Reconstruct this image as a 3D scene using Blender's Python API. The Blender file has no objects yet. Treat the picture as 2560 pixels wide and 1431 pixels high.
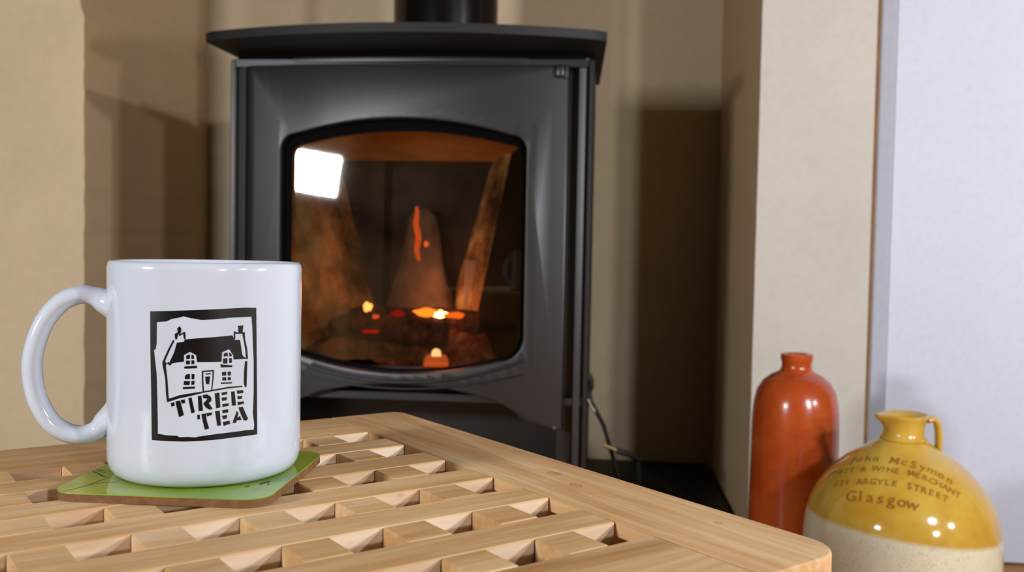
import bpy, bmesh, math, random
from mathutils import Vector, Matrix, geometry
random.seed(7)
SC = bpy.context.scene
COL = SC.collection
PI = math.pi

# ------------------------------------------------------------------ camera, world, lights, exposure
CAMZ = 0.5
def cam_axes(yaw, pitch, roll):
    fw = Vector((math.sin(yaw)*math.cos(pitch), math.cos(yaw)*math.cos(pitch), -math.sin(pitch)))
    rt = Vector((math.cos(yaw), -math.sin(yaw), 0))
    up = rt.cross(fw)
    r2 = math.cos(roll)*rt + math.sin(roll)*up
    u2 = -math.sin(roll)*rt + math.cos(roll)*up
    return r2, u2, fw
cam_d = bpy.data.cameras.new('camera')
cam = bpy.data.objects.new('camera', cam_d); COL.objects.link(cam)
r_, u_, f_ = cam_axes(-0.0937, 0.04016, 0.018586)
cam.matrix_world = Matrix(((r_.x, u_.x, -f_.x, 0), (r_.y, u_.y, -f_.y, 0), (r_.z, u_.z, -f_.z, CAMZ), (0, 0, 0, 1)))
cam_d.sensor_width = 36.0
cam_d.lens = 36.0*2352.17/2560
cam_d.clip_start = 0.01; cam_d.clip_end = 50
cam_d.dof.use_dof = True
cam_d.dof.focus_distance = 0.43
cam_d.dof.aperture_fstop = 15.5
SC.camera = cam

w = bpy.data.worlds.new('world'); SC.world = w; w.use_nodes = True
w.node_tree.nodes['Background'].inputs[0].default_value = (1.0, 0.85, 0.7, 1)
w.node_tree.nodes['Background'].inputs[1].default_value = 0.02

def area(name, loc, target, sx, sy, power, col, roll=0):
    d = bpy.data.lights.new(name, 'AREA'); d.shape = 'RECTANGLE'; d.size = sx; d.size_y = sy
    d.energy = power; d.color = col
    o = bpy.data.objects.new(name, d); COL.objects.link(o); o.location = loc
    v = Vector(target)-Vector(loc)
    o.rotation_euler = (v.to_track_quat('-Z', 'Y').to_matrix().to_4x4() @ Matrix.Rotation(roll, 4, 'Z')).to_euler()
    return o
def point(name, loc, rad, power, col):
    d = bpy.data.lights.new(name, 'POINT'); d.shadow_soft_size = rad; d.energy = power; d.color = col
    o = bpy.data.objects.new(name, d); COL.objects.link(o); o.location = loc
    return o
# L1: bright white panel left of and behind the camera (its mirror image shows in the stove glass)
area('light_panel', (-0.933, -0.30, 0.732), (-0.42, 1.33, 0.60), 0.170, 0.128, 12.5, (0.95, 0.97, 1.0), math.radians(-8))
# K: room lamp off to the right
point('room_lamp', (1.9, -0.5, 1.12), 0.05, 62.0, (0.93, 0.96, 1.0))
# F: second room lamp, further back on the right
point('standing_lamp', (1.5, -1.5, 1.0), 0.07, 68.0, (0.98, 0.96, 1.0))
# W: small warm lamp close by on the right
point('near_lamp', (0.60, 0.38, 0.64), 0.032, 15.0, (0.86, 0.93, 1.0))

vs = SC.view_settings
vs.view_transform = 'Standard'; vs.look = 'None'; vs.gamma = 1.0; vs.exposure = 0.0
vs.use_curve_mapping = False
SC.cycles.use_denoising = True
SC.cycles.max_bounces = 8
SC.cycles.diffuse_bounces = 1
SC.cycles.sample_clamp_indirect = 4.0
SC.cycles.caustics_reflective = False

# measured outlines (millimetres / radians)
LOGO_FRAME = [[[-22.6,71.88],[-2.1,72.85],[15.01,73.51],[20.02,73.27],[20.41,51.3],[20.88,20.96],[10.87,20.87],[2.32,20.42],[-8.07,20.17],[-21.68,20.34],[-21.99,38.91],[-22.45,56.33]],[[-19.6,67.64],[-15.59,68.05],[-13.4,69.1],[-10.4,69.67],[-8.93,70.21],[-6.21,69.5],[-2.08,68.77],[2.05,68.92],[8.8,69.51],[15.04,69.65],[17.88,69.69],[18.31,64.86],[18.56,58.15],[19.01,51.41],[19.12,37.94],[18.79,29.88],[19.48,25.3],[19.25,23.16],[15.39,23.3],[8.66,23.06],[3.98,22.83],[-3.08,22.1],[-3.91,21.77],[-6.82,22.04],[-10.41,21.92],[-11.05,22.48],[-15.41,22.61],[-18.37,23.02],[-19.06,23.11],[-19.08,28.14],[-19.36,39.04],[-19.62,46.87],[-20.5,53.8],[-20.84,56.4],[-20.13,56.86],[-19.67,59.05]]]
LOGO = [[[-8.05,61.03],[-3.69,61.48],[2.09,61.85],[9.93,62.45],[10.82,60.52],[13.05,60.43],[13.53,57.53],[14.0,54.4],[14.47,53.71],[16.11,52.5],[12.88,52.6],[10.43,52.59],[10.29,54.36],[8.66,56.86],[5.9,55.64],[5.71,51.91],[2.15,51.89],[-3.64,51.99],[-3.99,54.74],[-6.36,56.05],[-8.65,54.74],[-8.64,52.13],[-11.17,51.8],[-13.33,51.33],[-13.85,50.62],[-14.42,51.39],[-13.99,52.49],[-12.48,55.77],[-11.42,59.69],[-8.67,60.07],[-8.34,61.03]],[[-11.32,65.33],[-10.47,66.21],[-9.75,65.57],[-9.74,64.05],[-10.29,62.96],[-11.01,63.38]],[[-12.29,63.15],[-11.23,63.81],[-10.88,62.95],[-11.43,60.99],[-12.07,60.98]],[[-10.88,63.38],[-10.29,63.09],[-8.48,64.06],[-8.18,63.85],[-8.0,61.03],[-8.68,61.2],[-9.02,63.28],[-10.37,62.22]],[[-12.93,60.75],[-12.28,60.46],[-14.22,56.6],[-16.07,52.3],[-15.53,51.28],[-14.73,52.03],[-13.67,50.89],[-14.28,50.52],[-15.17,51.28],[-15.88,50.48],[-16.65,51.76],[-16.88,52.54],[-14.88,57.02]],[[-17.1,52.4],[-16.07,52.22],[-15.79,50.49],[-15.05,44.42],[-14.59,37.9],[-14.05,36.26],[-15.24,35.84],[-15.7,39.18],[-16.04,45.26],[-17.19,50.88]],[[-14.58,37.25],[-10.27,38.76],[-6.07,39.51],[-1.93,40.1],[2.21,40.77],[8.55,41.65],[14.1,41.73],[14.19,41.14],[8.55,40.99],[3.04,40.25],[-1.1,39.65],[-6.9,38.2],[-10.47,37.45],[-15.02,35.84]],[[12.11,66.21],[14.38,66.35],[14.08,63.49],[12.35,63.55]],[[13.94,63.05],[15.0,63.54],[15.2,60.55],[16.07,56.95],[16.49,52.47],[15.64,52.44],[15.14,57.0],[14.42,60.59]],[[10.45,63.93],[11.24,64.03],[11.11,62.94],[11.04,60.73],[10.51,60.75]],[[11.11,63.6],[15.0,63.54],[15.0,62.87],[11.11,62.94]],[[15.18,51.66],[16.21,51.69],[15.96,41.13],[15.16,41.06],[14.69,42.79],[14.75,47.24]],[[-7.81,54.52],[-6.77,55.05],[-6.35,54.96],[-6.34,53.22],[-7.8,53.13]],[[-5.81,54.96],[-4.9,54.74],[-4.68,53.22],[-5.8,53.22]],[[-7.8,52.57],[-6.34,52.57],[-6.33,51.05],[-7.88,51.05]],[[-5.8,52.7],[-4.68,52.7],[-4.67,51.13],[-5.79,51.13]],[[-8.54,50.26],[-3.72,50.6],[-3.55,49.51],[-8.41,49.31]],[[6.53,55.18],[8.03,55.65],[8.25,54.01],[6.54,53.95]],[[8.67,55.62],[9.54,55.06],[9.77,53.95],[8.68,53.86]],[[6.33,53.21],[8.04,53.27],[7.97,51.07],[6.26,51.14]],[[8.69,53.24],[9.77,53.28],[9.79,51.3],[8.7,51.22]],[[5.29,51.05],[6.35,50.7],[10.01,50.27],[9.89,49.53],[5.42,49.6]],[[-8.19,46.48],[-7.44,47.22],[-6.31,47.22],[-6.31,45.17],[-8.27,45.17]],[[-5.69,47.22],[-4.53,47.21],[-4.64,45.16],[-5.68,45.04]],[[-8.6,44.43],[-6.3,44.43],[-6.42,42.78],[-8.68,42.78]],[[-5.76,44.43],[-4.52,44.51],[-4.63,42.98],[-5.75,42.86]],[[-9.01,41.99],[-4.42,42.24],[-4.34,41.37],[-8.92,41.12]],[[5.86,47.73],[7.56,47.83],[7.57,46.25],[5.95,46.19]],[[8.08,47.81],[9.46,47.78],[9.38,46.15],[8.17,46.22]],[[6.04,45.62],[7.57,45.63],[7.58,44.22],[6.05,44.3]],[[8.18,45.64],[9.39,45.58],[9.4,44.25],[8.18,44.28]],[[5.46,43.57],[9.84,43.48],[9.93,42.9],[5.55,42.91]],[[-1.77,48.48],[2.79,48.72],[2.68,45.22],[2.21,40.77],[1.79,40.78],[2.19,44.8],[2.25,48.08],[-1.23,47.95],[-1.21,44.46],[-0.9,40.08],[-1.44,40.0],[-1.75,44.47]],[[-0.52,46.1],[1.35,46.23],[1.03,43.0],[-0.09,43.03],[-0.38,44.44]],[[-0.52,47.28],[1.55,47.53],[1.67,47.0],[-0.31,46.84]],[[-13.79,35.53],[-12.4,35.99],[-12.05,34.56],[-13.47,34.01]],[[-11.88,36.3],[-10.05,36.67],[-8.54,30.79],[-10.44,29.91],[-11.53,34.48]],[[-9.83,36.76],[-8.23,37.12],[-8.06,35.59],[-9.4,35.37]],[[-6.9,37.55],[-5.65,37.89],[-4.37,31.85],[-5.7,31.43]],[[-3.25,38.38],[-1.92,38.57],[-1.27,32.43],[-2.93,32.26]],[[-1.43,38.78],[0.35,38.95],[1.81,37.8],[1.9,36.26],[0.91,35.42],[2.37,33.17],[1.5,32.64],[-0.04,33.48],[-1.0,34.83],[-1.08,35.49],[-0.26,36.34],[0.36,37.2],[-1.3,37.46]],[[3.13,39.28],[4.94,39.51],[5.39,33.46],[3.71,33.11]],[[5.78,39.47],[8.04,39.7],[7.92,38.6],[5.91,38.27]],[[5.79,37.4],[7.93,37.58],[7.72,36.18],[6.01,36.06]],[[6.02,34.74],[8.59,35.02],[8.68,33.91],[6.24,33.54]],[[9.51,39.61],[10.96,39.73],[11.58,33.92],[9.9,33.82]],[[11.85,39.89],[14.57,39.91],[14.58,38.7],[12.08,38.54]],[[12.09,37.56],[14.13,37.58],[14.0,36.39],[12.32,36.3]],[[12.1,35.21],[14.84,35.29],[14.84,34.22],[12.34,33.86]],[[-3.54,30.74],[-2.51,30.93],[-2.37,29.18],[-3.32,28.85]],[[-1.89,31.13],[-0.23,31.3],[0.2,28.21],[1.13,25.19],[-0.53,24.73],[-1.38,28.27]],[[-0.03,31.38],[2.17,31.64],[2.06,30.55],[0.27,30.05]],[[3.3,32.03],[5.1,32.28],[5.65,26.16],[4.17,26.04]],[[6.04,32.32],[8.39,32.6],[8.53,31.27],[6.26,30.98]],[[6.05,30.11],[8.1,30.19],[7.77,28.67],[6.27,28.68]],[[6.28,27.53],[8.98,27.91],[9.29,26.56],[6.71,25.87]],[[11.91,31.67],[12.59,30.72],[11.72,26.79],[10.39,26.69],[10.29,27.36],[11.25,29.72]],[[12.06,28.68],[13.27,29.55],[13.88,27.71],[11.93,27.66]],[[12.57,32.95],[14.39,33.1],[16.68,27.87],[15.83,27.15],[14.66,27.63],[13.26,30.88]]]
HANDLE = [[-37.72,73.24],[-41.34,74.09],[-45.56,75.96],[-50.99,76.63],[-58.37,73.24],[-64.76,64.87],[-68.55,53.52],[-69.32,44.31],[-67.53,33.34],[-62.99,23.9],[-57.17,18.74],[-50.21,16.9],[-44.74,18.55],[-40.81,21.66],[-36.86,23.74]]
COASTER_LINES = [[[-167.1,-62.54],[-161.41,-60.47],[-155.78,-56.46],[-151.77,-52.76],[-147.66,-49.74]],[[-156.07,-57.8],[-152.6,-56.59],[-149.78,-57.1],[-146.5,-58.36]],[[-150.15,-34.18],[-148.89,-39.5],[-148.4,-45.0],[-146.99,-48.87]],[[-147.94,-30.65],[-146.89,-34.05],[-145.14,-36.41]],[[-150.12,-34.79],[-147.47,-36.68],[-145.97,-40.12]],[[-104.75,-93.8],[-102.2,-92.35]],[[-98.43,-93.16],[-95.16,-90.91],[-92.21,-89.59]],[[-104.44,-101.04],[-102.43,-100.1],[-100.62,-99.74]],[[-102.78,-98.39],[-97.71,-94.37]],[[-93.77,-91.78],[-95.76,-95.96]]]
JUG_TEXT = [["John McSymon",[[-2.989,277.6],[-2.756,281.2],[-2.476,284.8],[-2.109,285.6],[-1.83,285.1],[-1.588,283.1],[-1.392,280.5],[-1.241,276.7],[-1.062,269.0]]],["SPIRIT & WINE MERCHANT",[[3.105,258.9],[-2.892,266.0],[-2.627,272.5],[-2.361,276.5],[-2.03,277.6],[-1.715,276.6],[-1.482,272.8],[-1.278,266.7],[-1.086,257.5]]],["121 ARGYLE STREET",[[-2.836,254.2],[-2.605,260.1],[-2.332,265.3],[-2.0,267.0],[-1.735,265.7],[-1.537,262.5],[-1.397,259.0],[-1.292,255.0]]],["Glasgow",[[-2.532,248.0],[-2.348,251.0],[-2.156,252.4],[-1.973,252.8],[-1.796,251.6],[-1.684,249.5]]]]

# ------------------------------------------------------------------ helpers
def lin(c):
    def f(v):
        v /= 255.0
        return v/12.92 if v <= .04045 else ((v+.055)/1.055)**2.4
    return tuple(f(v) for v in c)+(1.0,)
class NT:
    def __init__(s, name):
        s.m = bpy.data.materials.new(name); s.m.use_nodes = True
        s.t = s.m.node_tree; s.n = s.t.nodes; s.n.clear()
        s.out = s.n.new('ShaderNodeOutputMaterial')
    def new(s, t, **k):
        n = s.n.new(t)
        for a, b in k.items(): setattr(n, a, b)
        return n
    def link(s, a, b): s.t.links.new(a, b)
    def principled(s, col, rough=.5, spec=.5, metal=0, coat=0):
        p = s.new('ShaderNodeBsdfPrincipled')
        p.inputs['Base Color'].default_value = col
        p.inputs['Roughness'].default_value = rough
        p.inputs['Specular IOR Level'].default_value = spec
        p.inputs['Metallic'].default_value = metal
        p.inputs['Coat Weight'].default_value = coat
        p.inputs['Coat Roughness'].default_value = .05
        s.link(p.outputs[0], s.out.inputs[0]); s.p = p
        return p
    def noise(s, scale, detail=3, rough=.5, vec=None, mapscale=None, dist=0):
        n = s.new('ShaderNodeTexNoise'); n.inputs['Scale'].default_value = scale
        n.inputs['Detail'].default_value = detail; n.inputs['Roughness'].default_value = rough
        n.inputs['Distortion'].default_value = dist
        if vec is None:
            tc = s.new('ShaderNodeTexCoord'); vec = tc.outputs['Object']
        if mapscale:
            mp = s.new('ShaderNodeMapping'); mp.inputs['Scale'].default_value = mapscale
            s.link(vec, mp.inputs[0]); vec = mp.outputs[0]
        s.link(vec, n.inputs['Vector'])
        return n
    def ramp(s, fac, stops):
        r = s.new('ShaderNodeValToRGB'); e = r.color_ramp.elements
        e[0].position, e[0].color = stops[0][0], stops[0][1]
        e[1].position, e[1].color = stops[-1][0], stops[-1][1]
        for p, c in stops[1:-1]:
            k = e.new(p); k.color = c
        s.link(fac, r.inputs[0]); return r
    def mix(s, fac, a, b, mode='MIX'):
        m = s.new('ShaderNodeMix', data_type='RGBA', blend_type=mode)
        for i, v in ((0, fac), (6, a), (7, b)):
            if hasattr(v, 'links'): s.link(v, m.inputs[i])
            else: m.inputs[i].default_value = v
        return m.outputs[2]
    def bump(s, h, strength=.2, dist=.001):
        b = s.new('ShaderNodeBump'); b.inputs['Strength'].default_value = strength
        b.inputs['Distance'].default_value = dist
        s.link(h, b.inputs['Height']); s.link(b.outputs[0], s.p.inputs['Normal']); return b
def plain(name, rgb, rough=.5, spec=.5, metal=0, var=.08, scale=30, coat=0, bumpst=0):
    t = NT(name); c = lin(rgb); t.principled(c, rough, spec, metal, coat)
    n = t.noise(scale, 4)
    d = tuple(max(0, v*(1-var)) for v in c[:3])+(1,); l = tuple(min(1, v*(1+var)) for v in c[:3])+(1,)
    r = t.ramp(n.outputs[0], [(.3, d), (.7, l)]); t.link(r.outputs[0], t.p.inputs['Base Color'])
    if bumpst: t.bump(n.outputs[0], bumpst, .001)
    return t.m
def emit(name, rgb, strength):
    t = NT(name); e = t.new('ShaderNodeEmission'); e.inputs[0].default_value = lin(rgb); e.inputs[1].default_value = strength
    t.link(e.outputs[0], t.out.inputs[0]); return t.m
def emit_grad(name, stops, strength, axis='Z', scale=1, off=0):
    t = NT(name); e = t.new('ShaderNodeEmission'); tc = t.new('ShaderNodeTexCoord'); sx = t.new('ShaderNodeSeparateXYZ')
    t.link(tc.outputs['Generated'], sx.inputs[0]); r = t.ramp(sx.outputs[axis], stops)
    t.link(r.outputs[0], e.inputs[0]); e.inputs[1].default_value = strength
    t.link(e.outputs[0], t.out.inputs[0]); return t.m

def wood(name, dark, mid, light, rough=.42, grain=1.0, knots=()):
    t = NT(name); t.principled(lin(mid), rough, .35)
    tc = t.new('ShaderNodeTexCoord'); oi = t.new('ShaderNodeObjectInfo')
    mul = t.new('ShaderNodeVectorMath', operation='MULTIPLY_ADD')
    cmb = t.new('ShaderNodeCombineXYZ')
    for i in range(3): t.link(oi.outputs['Random'], cmb.inputs[i])
    t.link(cmb.outputs[0], mul.inputs[0]); mul.inputs[1].default_value = (3.1, 7.7, 5.3)
    t.link(tc.outputs['Object'], mul.inputs[2]); v = mul.outputs[0]
    g1 = t.noise(60, 5, .6, v, (.12, 1, 1), .6)
    g2 = t.noise(330, 4, .6, v, (.05, 1, 1), .2)
    g3 = t.noise(14, 3, .5, v, (.5, 1, 1), .3)
    c1 = t.ramp(g1.outputs[0], [(.30, lin(dark)), (.5, lin(mid)), (.72, lin(light))])
    c2 = t.ramp(g2.outputs[0], [(.35, (.72, .66, .58, 1)), (.6, (1, 1, 1, 1))])
    a = t.mix(.55*grain, c1.outputs[0], c2.outputs[0], 'MULTIPLY')
    c3 = t.ramp(g3.outputs[0], [(.3, (.86, .80, .72, 1)), (.65, (1.0, 1.0, 1.0, 1))])
    b = t.mix(.8, a, c3.outputs[0], 'MULTIPLY')
    rr = t.ramp(oi.outputs['Random'], [(0, (.84, .78, .70, 1)), (.5, (1, .97, .93, 1)), (1, (1.0, 1.0, 1.0, 1))])
    c = t.mix(.75, b, rr.outputs[0], 'MULTIPLY')
    # small knots and pores
    vo = t.new('ShaderNodeTexVoronoi'); vo.inputs['Scale'].default_value = 55
    mp = t.new('ShaderNodeMapping'); mp.inputs['Scale'].default_value = (.45, 1, 1); t.link(v, mp.inputs[0]); t.link(mp.outputs[0], vo.inputs['Vector'])
    kr = t.ramp(vo.outputs['Distance'], [(.0, (.45, .33, .22, 1)), (.075, (1, 1, 1, 1))])
    d = t.mix(.55, c, kr.outputs[0], 'MULTIPLY')
    for kx, ky, rx, ry in knots:
        a1 = t.new('ShaderNodeVectorMath', operation='SUBTRACT'); t.link(tc.outputs['Object'], a1.inputs[0]); a1.inputs[1].default_value = (kx, ky, 0)
        a2 = t.new('ShaderNodeVectorMath', operation='MULTIPLY'); t.link(a1.outputs[0], a2.inputs[0]); a2.inputs[1].default_value = (1/rx, 1/ry, 0)
        a3 = t.new('ShaderNodeVectorMath', operation='LENGTH'); t.link(a2.outputs[0], a3.inputs[0])
        a4 = t.new('ShaderNodeMath', operation='MULTIPLY_ADD'); t.link(g1.outputs[0], a4.inputs[0]); a4.inputs[1].default_value = .5; t.link(a3.outputs['Value'], a4.inputs[2])
        kk = t.ramp(a4.outputs[0], [(.25, (.86, .70, .52, 1)), (.55, (.95, .85, .72, 1)), (.80, (.70, .47, .28, 1)), (1.0, (1, 1, 1, 1))])
        d = t.mix(.85, d, kk.outputs[0], 'MULTIPLY')
    t.link(d, t.p.inputs['Base Color'])
    t.bump(g2.outputs[0], .25, .0004)
    return t.m
def plaster(name, rgb, var=.05, bumpst=.25):
    t = NT(name); c = lin(rgb); t.principled(c, .85, .2)
    n = t.noise(3.0, 5, .6); n2 = t.noise(90, 4, .6); n3 = t.noise(900, 2)
    r = t.ramp(n.outputs[0], [(.3, tuple(v*(1-var*2) for v in c[:3])+(1,)), (.7, tuple(min(1, v*(1+var)) for v in c[:3])+(1,))])
    r2 = t.ramp(n2.outputs[0], [(.25, (.93, .9, .87, 1)), (.55, (1, 1, 1, 1))])
    t.link(t.mix(.6, r.outputs[0], r2.outputs[0], 'MULTIPLY'), t.p.inputs['Base Color'])
    t.bump(n2.outputs[0], bumpst, .0015)
    return t.m

def link_mesh(name, me, mat, parent=None, loc=None, rot=None):
    o = bpy.data.objects.new(name, me); COL.objects.link(o)
    if mat: me.materials.append(mat)
    if parent: o.parent = parent
    if loc: o.location = loc
    if rot: o.rotation_euler = rot
    return o
def from_bm(name, bm, mat, parent=None, loc=None, rot=None, smooth=False, auto=None):
    bmesh.ops.recalc_face_normals(bm, faces=bm.faces)
    me = bpy.data.meshes.new(name); bm.to_mesh(me); bm.free()
    if smooth:
        for p in me.polygons: p.use_smooth = True
    o = link_mesh(name, me, mat, parent, loc, rot)
    if auto is not None:
        for p in me.polygons: p.use_smooth = True
        me.set_sharp_from_angle(angle=math.radians(auto))
    return o
def bm_box(bm, x0, x1, y0, y1, z0, z1, bev=0, seg=2):
    r = bmesh.ops.create_cube(bm, size=1.0)
    vs_ = r['verts']
    for v in vs_:
        v.co.x = x0+(v.co.x+.5)*(x1-x0); v.co.y = y0+(v.co.y+.5)*(y1-y0); v.co.z = z0+(v.co.z+.5)*(z1-z0)
    if bev:
        es = list({e for v in vs_ for e in v.link_edges})
        bmesh.ops.bevel(bm, geom=es, offset=bev, segments=seg, affect='EDGES', profile=.5)
def box(name, x0, x1, y0, y1, z0, z1, mat, parent=None, bev=0, seg=2):
    cx, cy, cz = (x0+x1)/2, (y0+y1)/2, (z0+z1)/2
    bm = bmesh.new(); bm_box(bm, x0-cx, x1-cx, y0-cy, y1-cy, z0-cz, z1-cz, bev, seg)
    return from_bm(name, bm, mat, parent, (cx, cy, cz), auto=35 if bev else None)
def lathe(name, prof, mat, parent=None, loc=None, seg=96, scale=(1, 1), smooth=True):
    bm = bmesh.new(); rings = []
    for r, z in prof:
        if r < 1e-6: rings.append([bm.verts.new((0, 0, z))])
        else: rings.append([bm.verts.new((r*math.cos(2*PI*i/seg)*scale[0], r*math.sin(2*PI*i/seg)*scale[1], z)) for i in range(seg)])
    for a, b in zip(rings, rings[1:]):
        for i in range(seg):
            j = (i+1) % seg
            if len(a) == 1 and len(b) == 1: continue
            if len(a) == 1: bm.faces.new((a[0], b[i], b[j]))
            elif len(b) == 1: bm.faces.new((a[i], a[j], b[0]))
            else: bm.faces.new((a[i], a[j], b[j], b[i]))
    return from_bm(name, bm, mat, parent, loc, auto=50)
def catmull(P, n=8):
    P = [Vector(p) for p in P]; Q = [2*P[0]-P[1]]+P+[2*P[-1]-P[-2]]; out = []
    for i in range(1, len(Q)-2):
        for k in range(n):
            t = k/n; a, b, c, d = Q[i-1], Q[i], Q[i+1], Q[i+2]
            out.append(.5*((2*b)+(c-a)*t+(2*a-5*b+4*c-d)*t*t+(3*b-3*c+d-a)*t**3))
    out.append(P[-1]); return out
def tube(name, pts, rads, mat, parent=None, seg=12, nrm=None, flat=1.0, loc=None):
    """pts list of Vectors, rads list; nrm: fixed axis for the second radius (flat multiplies it)"""
    bm = bmesh.new(); rings = []; n = len(pts); pts = [Vector(p) for p in pts]; prev = None
    for i, p in enumerate(pts):
        t = (pts[min(i+1, n-1)]-pts[max(i-1, 0)]).normalized()
        if nrm is not None: b = Vector(nrm).normalized()
        else:
            ref = prev if prev is not None else (Vector((0, 0, 1)) if abs(t.z) < .9 else Vector((1, 0, 0)))
            b = (ref-t*ref.dot(t)).normalized(); prev = b
        a = t.cross(b).normalized()
        r = rads[i] if isinstance(rads, (list, tuple)) else rads
        rings.append([bm.verts.new(p+a*math.cos(2*PI*k/seg)*r+b*math.sin(2*PI*k/seg)*r*flat) for k in range(seg)])
    for q, s in zip(rings, rings[1:]):
        for k in range(seg): bm.faces.new((q[k], q[(k+1) % seg], s[(k+1) % seg], s[k]))
    bm.faces.new(rings[0]); bm.faces.new(rings[-1][::-1])
    return from_bm(name, bm, mat, parent, loc, auto=60)
def prism(bm, outer, y0, y1, holes=(), axis='y'):
    """polygon in (x,z) extruded along y (axis='y') or polygon in (x,y) extruded along z"""
    loops = [[Vector((p[0], p[1], 0)) for p in l] for l in [outer]+list(holes)]
    flat = [v for l in loops for v in l]
    tris = geometry.tessellate_polygon(loops)
    def mk(h): return [bm.verts.new((v.x, h, v.y) if axis == 'y' else (v.x, v.y, h)) for v in flat]
    a, b = mk(y0), mk(y1)
    for t in tris:
        try: bm.faces.new([a[i] for i in t]); bm.faces.new([b[i] for i in t][::-1])
        except ValueError: pass
    k = 0
    for l in loops:
        n = len(l)
        for i in range(n):
            j = (i+1) % n
            bm.faces.new((a[k+i], a[k+j], b[k+j], b[k+i]))
        k += n
def empty(name, loc=(0, 0, 0), rot=(0, 0, 0), parent=None):
    o = bpy.data.objects.new(name, None); COL.objects.link(o); o.location = loc; o.rotation_euler = rot
    o.empty_display_size = .05
    if parent: o.parent = parent
    return o
def tag(o, label, cat, group=None):
    o['label'] = label; o['category'] = cat
    if group: o['group'] = group
    return o
def struct(o): o['kind'] = 'structure'; return o
def rrect(x0, x1, y0, y1, r, n=6):
    pts = []
    for cx, cy, a0 in ((x1-r, y0+r, -90), (x1-r, y1-r, 0), (x0+r, y1-r, 90), (x0+r, y0+r, 180)):
        for k in range(n+1):
            a = math.radians(a0+90*k/n); pts.append((cx+r*math.cos(a), cy+r*math.sin(a)))
    return pts

# ------------------------------------------------------------------ materials
M = {}
M['wall'] = plaster('cream_plaster', (224, 203, 168))
M['wall_lit'] = plaster('cream_plaster_lit', (212, 206, 194))  # wall plaster paled for the cool lamp light on the right pier
M['wall_shaded'] = plaster('cream_plaster_shaded', (214, 184, 146))  # wall plaster toned down to deepen the shade on the recess sides
M['wall_back'] = plaster('room_plaster', (96, 72, 52))
M['ceiling'] = plaster('ceiling_paint', (120, 108, 96))
M['white_paint'] = plaster('white_gloss_paint', (230, 233, 248), .015, .05)
M['floor'] = wood('floor_laminate', (150, 92, 30), (190, 125, 45), (205, 145, 60), .4)
M['slate'] = plain('hearth_slate', (26, 22, 22), .6, .3, var=.3)
M['beech'] = wood('table_wood', (206, 158, 104), (226, 184, 132), (238, 206, 162), .5, 1.0)
M['beech_dark'] = wood('table_wood_aged', (202, 154, 100), (223, 180, 130), (236, 204, 162), .5, 1.05)
M['beech_knotty'] = wood('table_wood_knotty', (202, 154, 100), (223, 180, 130), (236, 204, 162), .5, 1.05, [(-.0299, -.1477, .0062, .0040), (-.0522, -.1422, .0055, .0034), (-.1250, -.1521, .0030, .0022), (.1034, -.1416, .0012, .0009), (.1117, -.1516, .0012, .0009)])
M['beech_side'] = wood('table_wood_raw', (214, 176, 140), (232, 204, 174), (242, 224, 202), .7, .6)
M['ceramic'] = plain('white_ceramic', (203, 210, 221), .12, .5, var=.004, coat=.3)
M['print'] = plain('black_print', (6, 6, 8), .35, .4, var=.1)
M['hardboard'] = plain('hardboard_edge', (122, 86, 54), .75, .2, var=.2, scale=300)
M['stove'] = plain('stove_paint', (16, 13, 12), .40, .75, var=.10, scale=25, bumpst=.02)
M['stove_top'] = plain('stove_plate_paint', (18, 16, 16), .6, .5, var=.15, scale=40, bumpst=.05)
M['enamel'] = plain('flue_enamel', (10, 10, 12), .18, .6, var=.1)
M['black'] = plain('soot_black', (5, 4, 4), .9, .1, var=.3)
M['steel'] = plain('dull_steel', (150, 140, 125), .35, .5, metal=.9, var=.1)
M['brass'] = plain('brass', (205, 175, 125), .3, .5, metal=.8, var=.1)
M['iron'] = plain('black_iron', (20, 19, 20), .5, .4, var=.2)

# ------------------------------------------------------------------ room shell
FZ = 0.0441
DZ = 0.0089
XL, XR = -0.832, 0.226      # recess sides
YF, YB = 1.45, 1.93         # front face of the chimney breast, back of the recess
HZ = 2.3
struct(box('floor', -2.4, 2.6, -2.4, 2.1, FZ-.08, FZ, M['floor']))
struct(box('ceiling', -2.4, 2.6, -2.4, 2.1, HZ, HZ+.08, M['ceiling']))
# chimney breast, left pier with a chipped plaster arris
def pier(name, x0, x1, chips):
    bm = bmesh.new()
    # front outline with a wavy corner edge, extruded back
    xs = x1 if chips > 0 else x0
    n = 150; edge = []
    rnd = random.Random(3+chips)
    for i in range(n+1):
        z = FZ+(HZ-FZ)*i/n
        dx = rnd.uniform(-.0012, .0012)
        if chips > 0 and z > .855 and z < .93: dx -= .007*math.exp(-((z-.885)/.018)**2)
        edge.append((z, dx if chips > 0 else dx*.3))
    if chips > 0:
        out = [(x0, FZ), (x0, HZ)]+[(x1+dx, z) for z, dx in reversed(edge)]
    else:
        out = [(x1, HZ), (x1, FZ)]+[(x0+dx*.6, z) for z, dx in edge]
    prism(bm, out, YF, YB+.1)
    # side face towards the recess takes the plaster darkened for recess shade
    o = from_bm(name, bm, M['wall'] if chips > 0 else M['wall_lit'])
    o.data.materials.append(M['wall_shaded'])
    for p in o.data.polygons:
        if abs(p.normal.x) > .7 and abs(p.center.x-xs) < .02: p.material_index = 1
    return o
struct(pier('wall_front_left', -2.4, XL, 1))
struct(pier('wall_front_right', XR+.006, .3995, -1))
struct(box('wall_recess_back', XL-.02, XR+.02, YB, YB+.1, FZ, HZ, M['wall']))
struct(box('wall_left', -2.5, -2.4, -2.4, 2.1, FZ, HZ, M['wall_back']))
struct(box('wall_right', 2.6, 2.7, -2.4, 2.1, FZ, HZ, M['wall_back']))
struct(box('wall_back', -2.4, 2.6, -2.5, -2.4, FZ, HZ, M['wall_back']))
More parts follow.
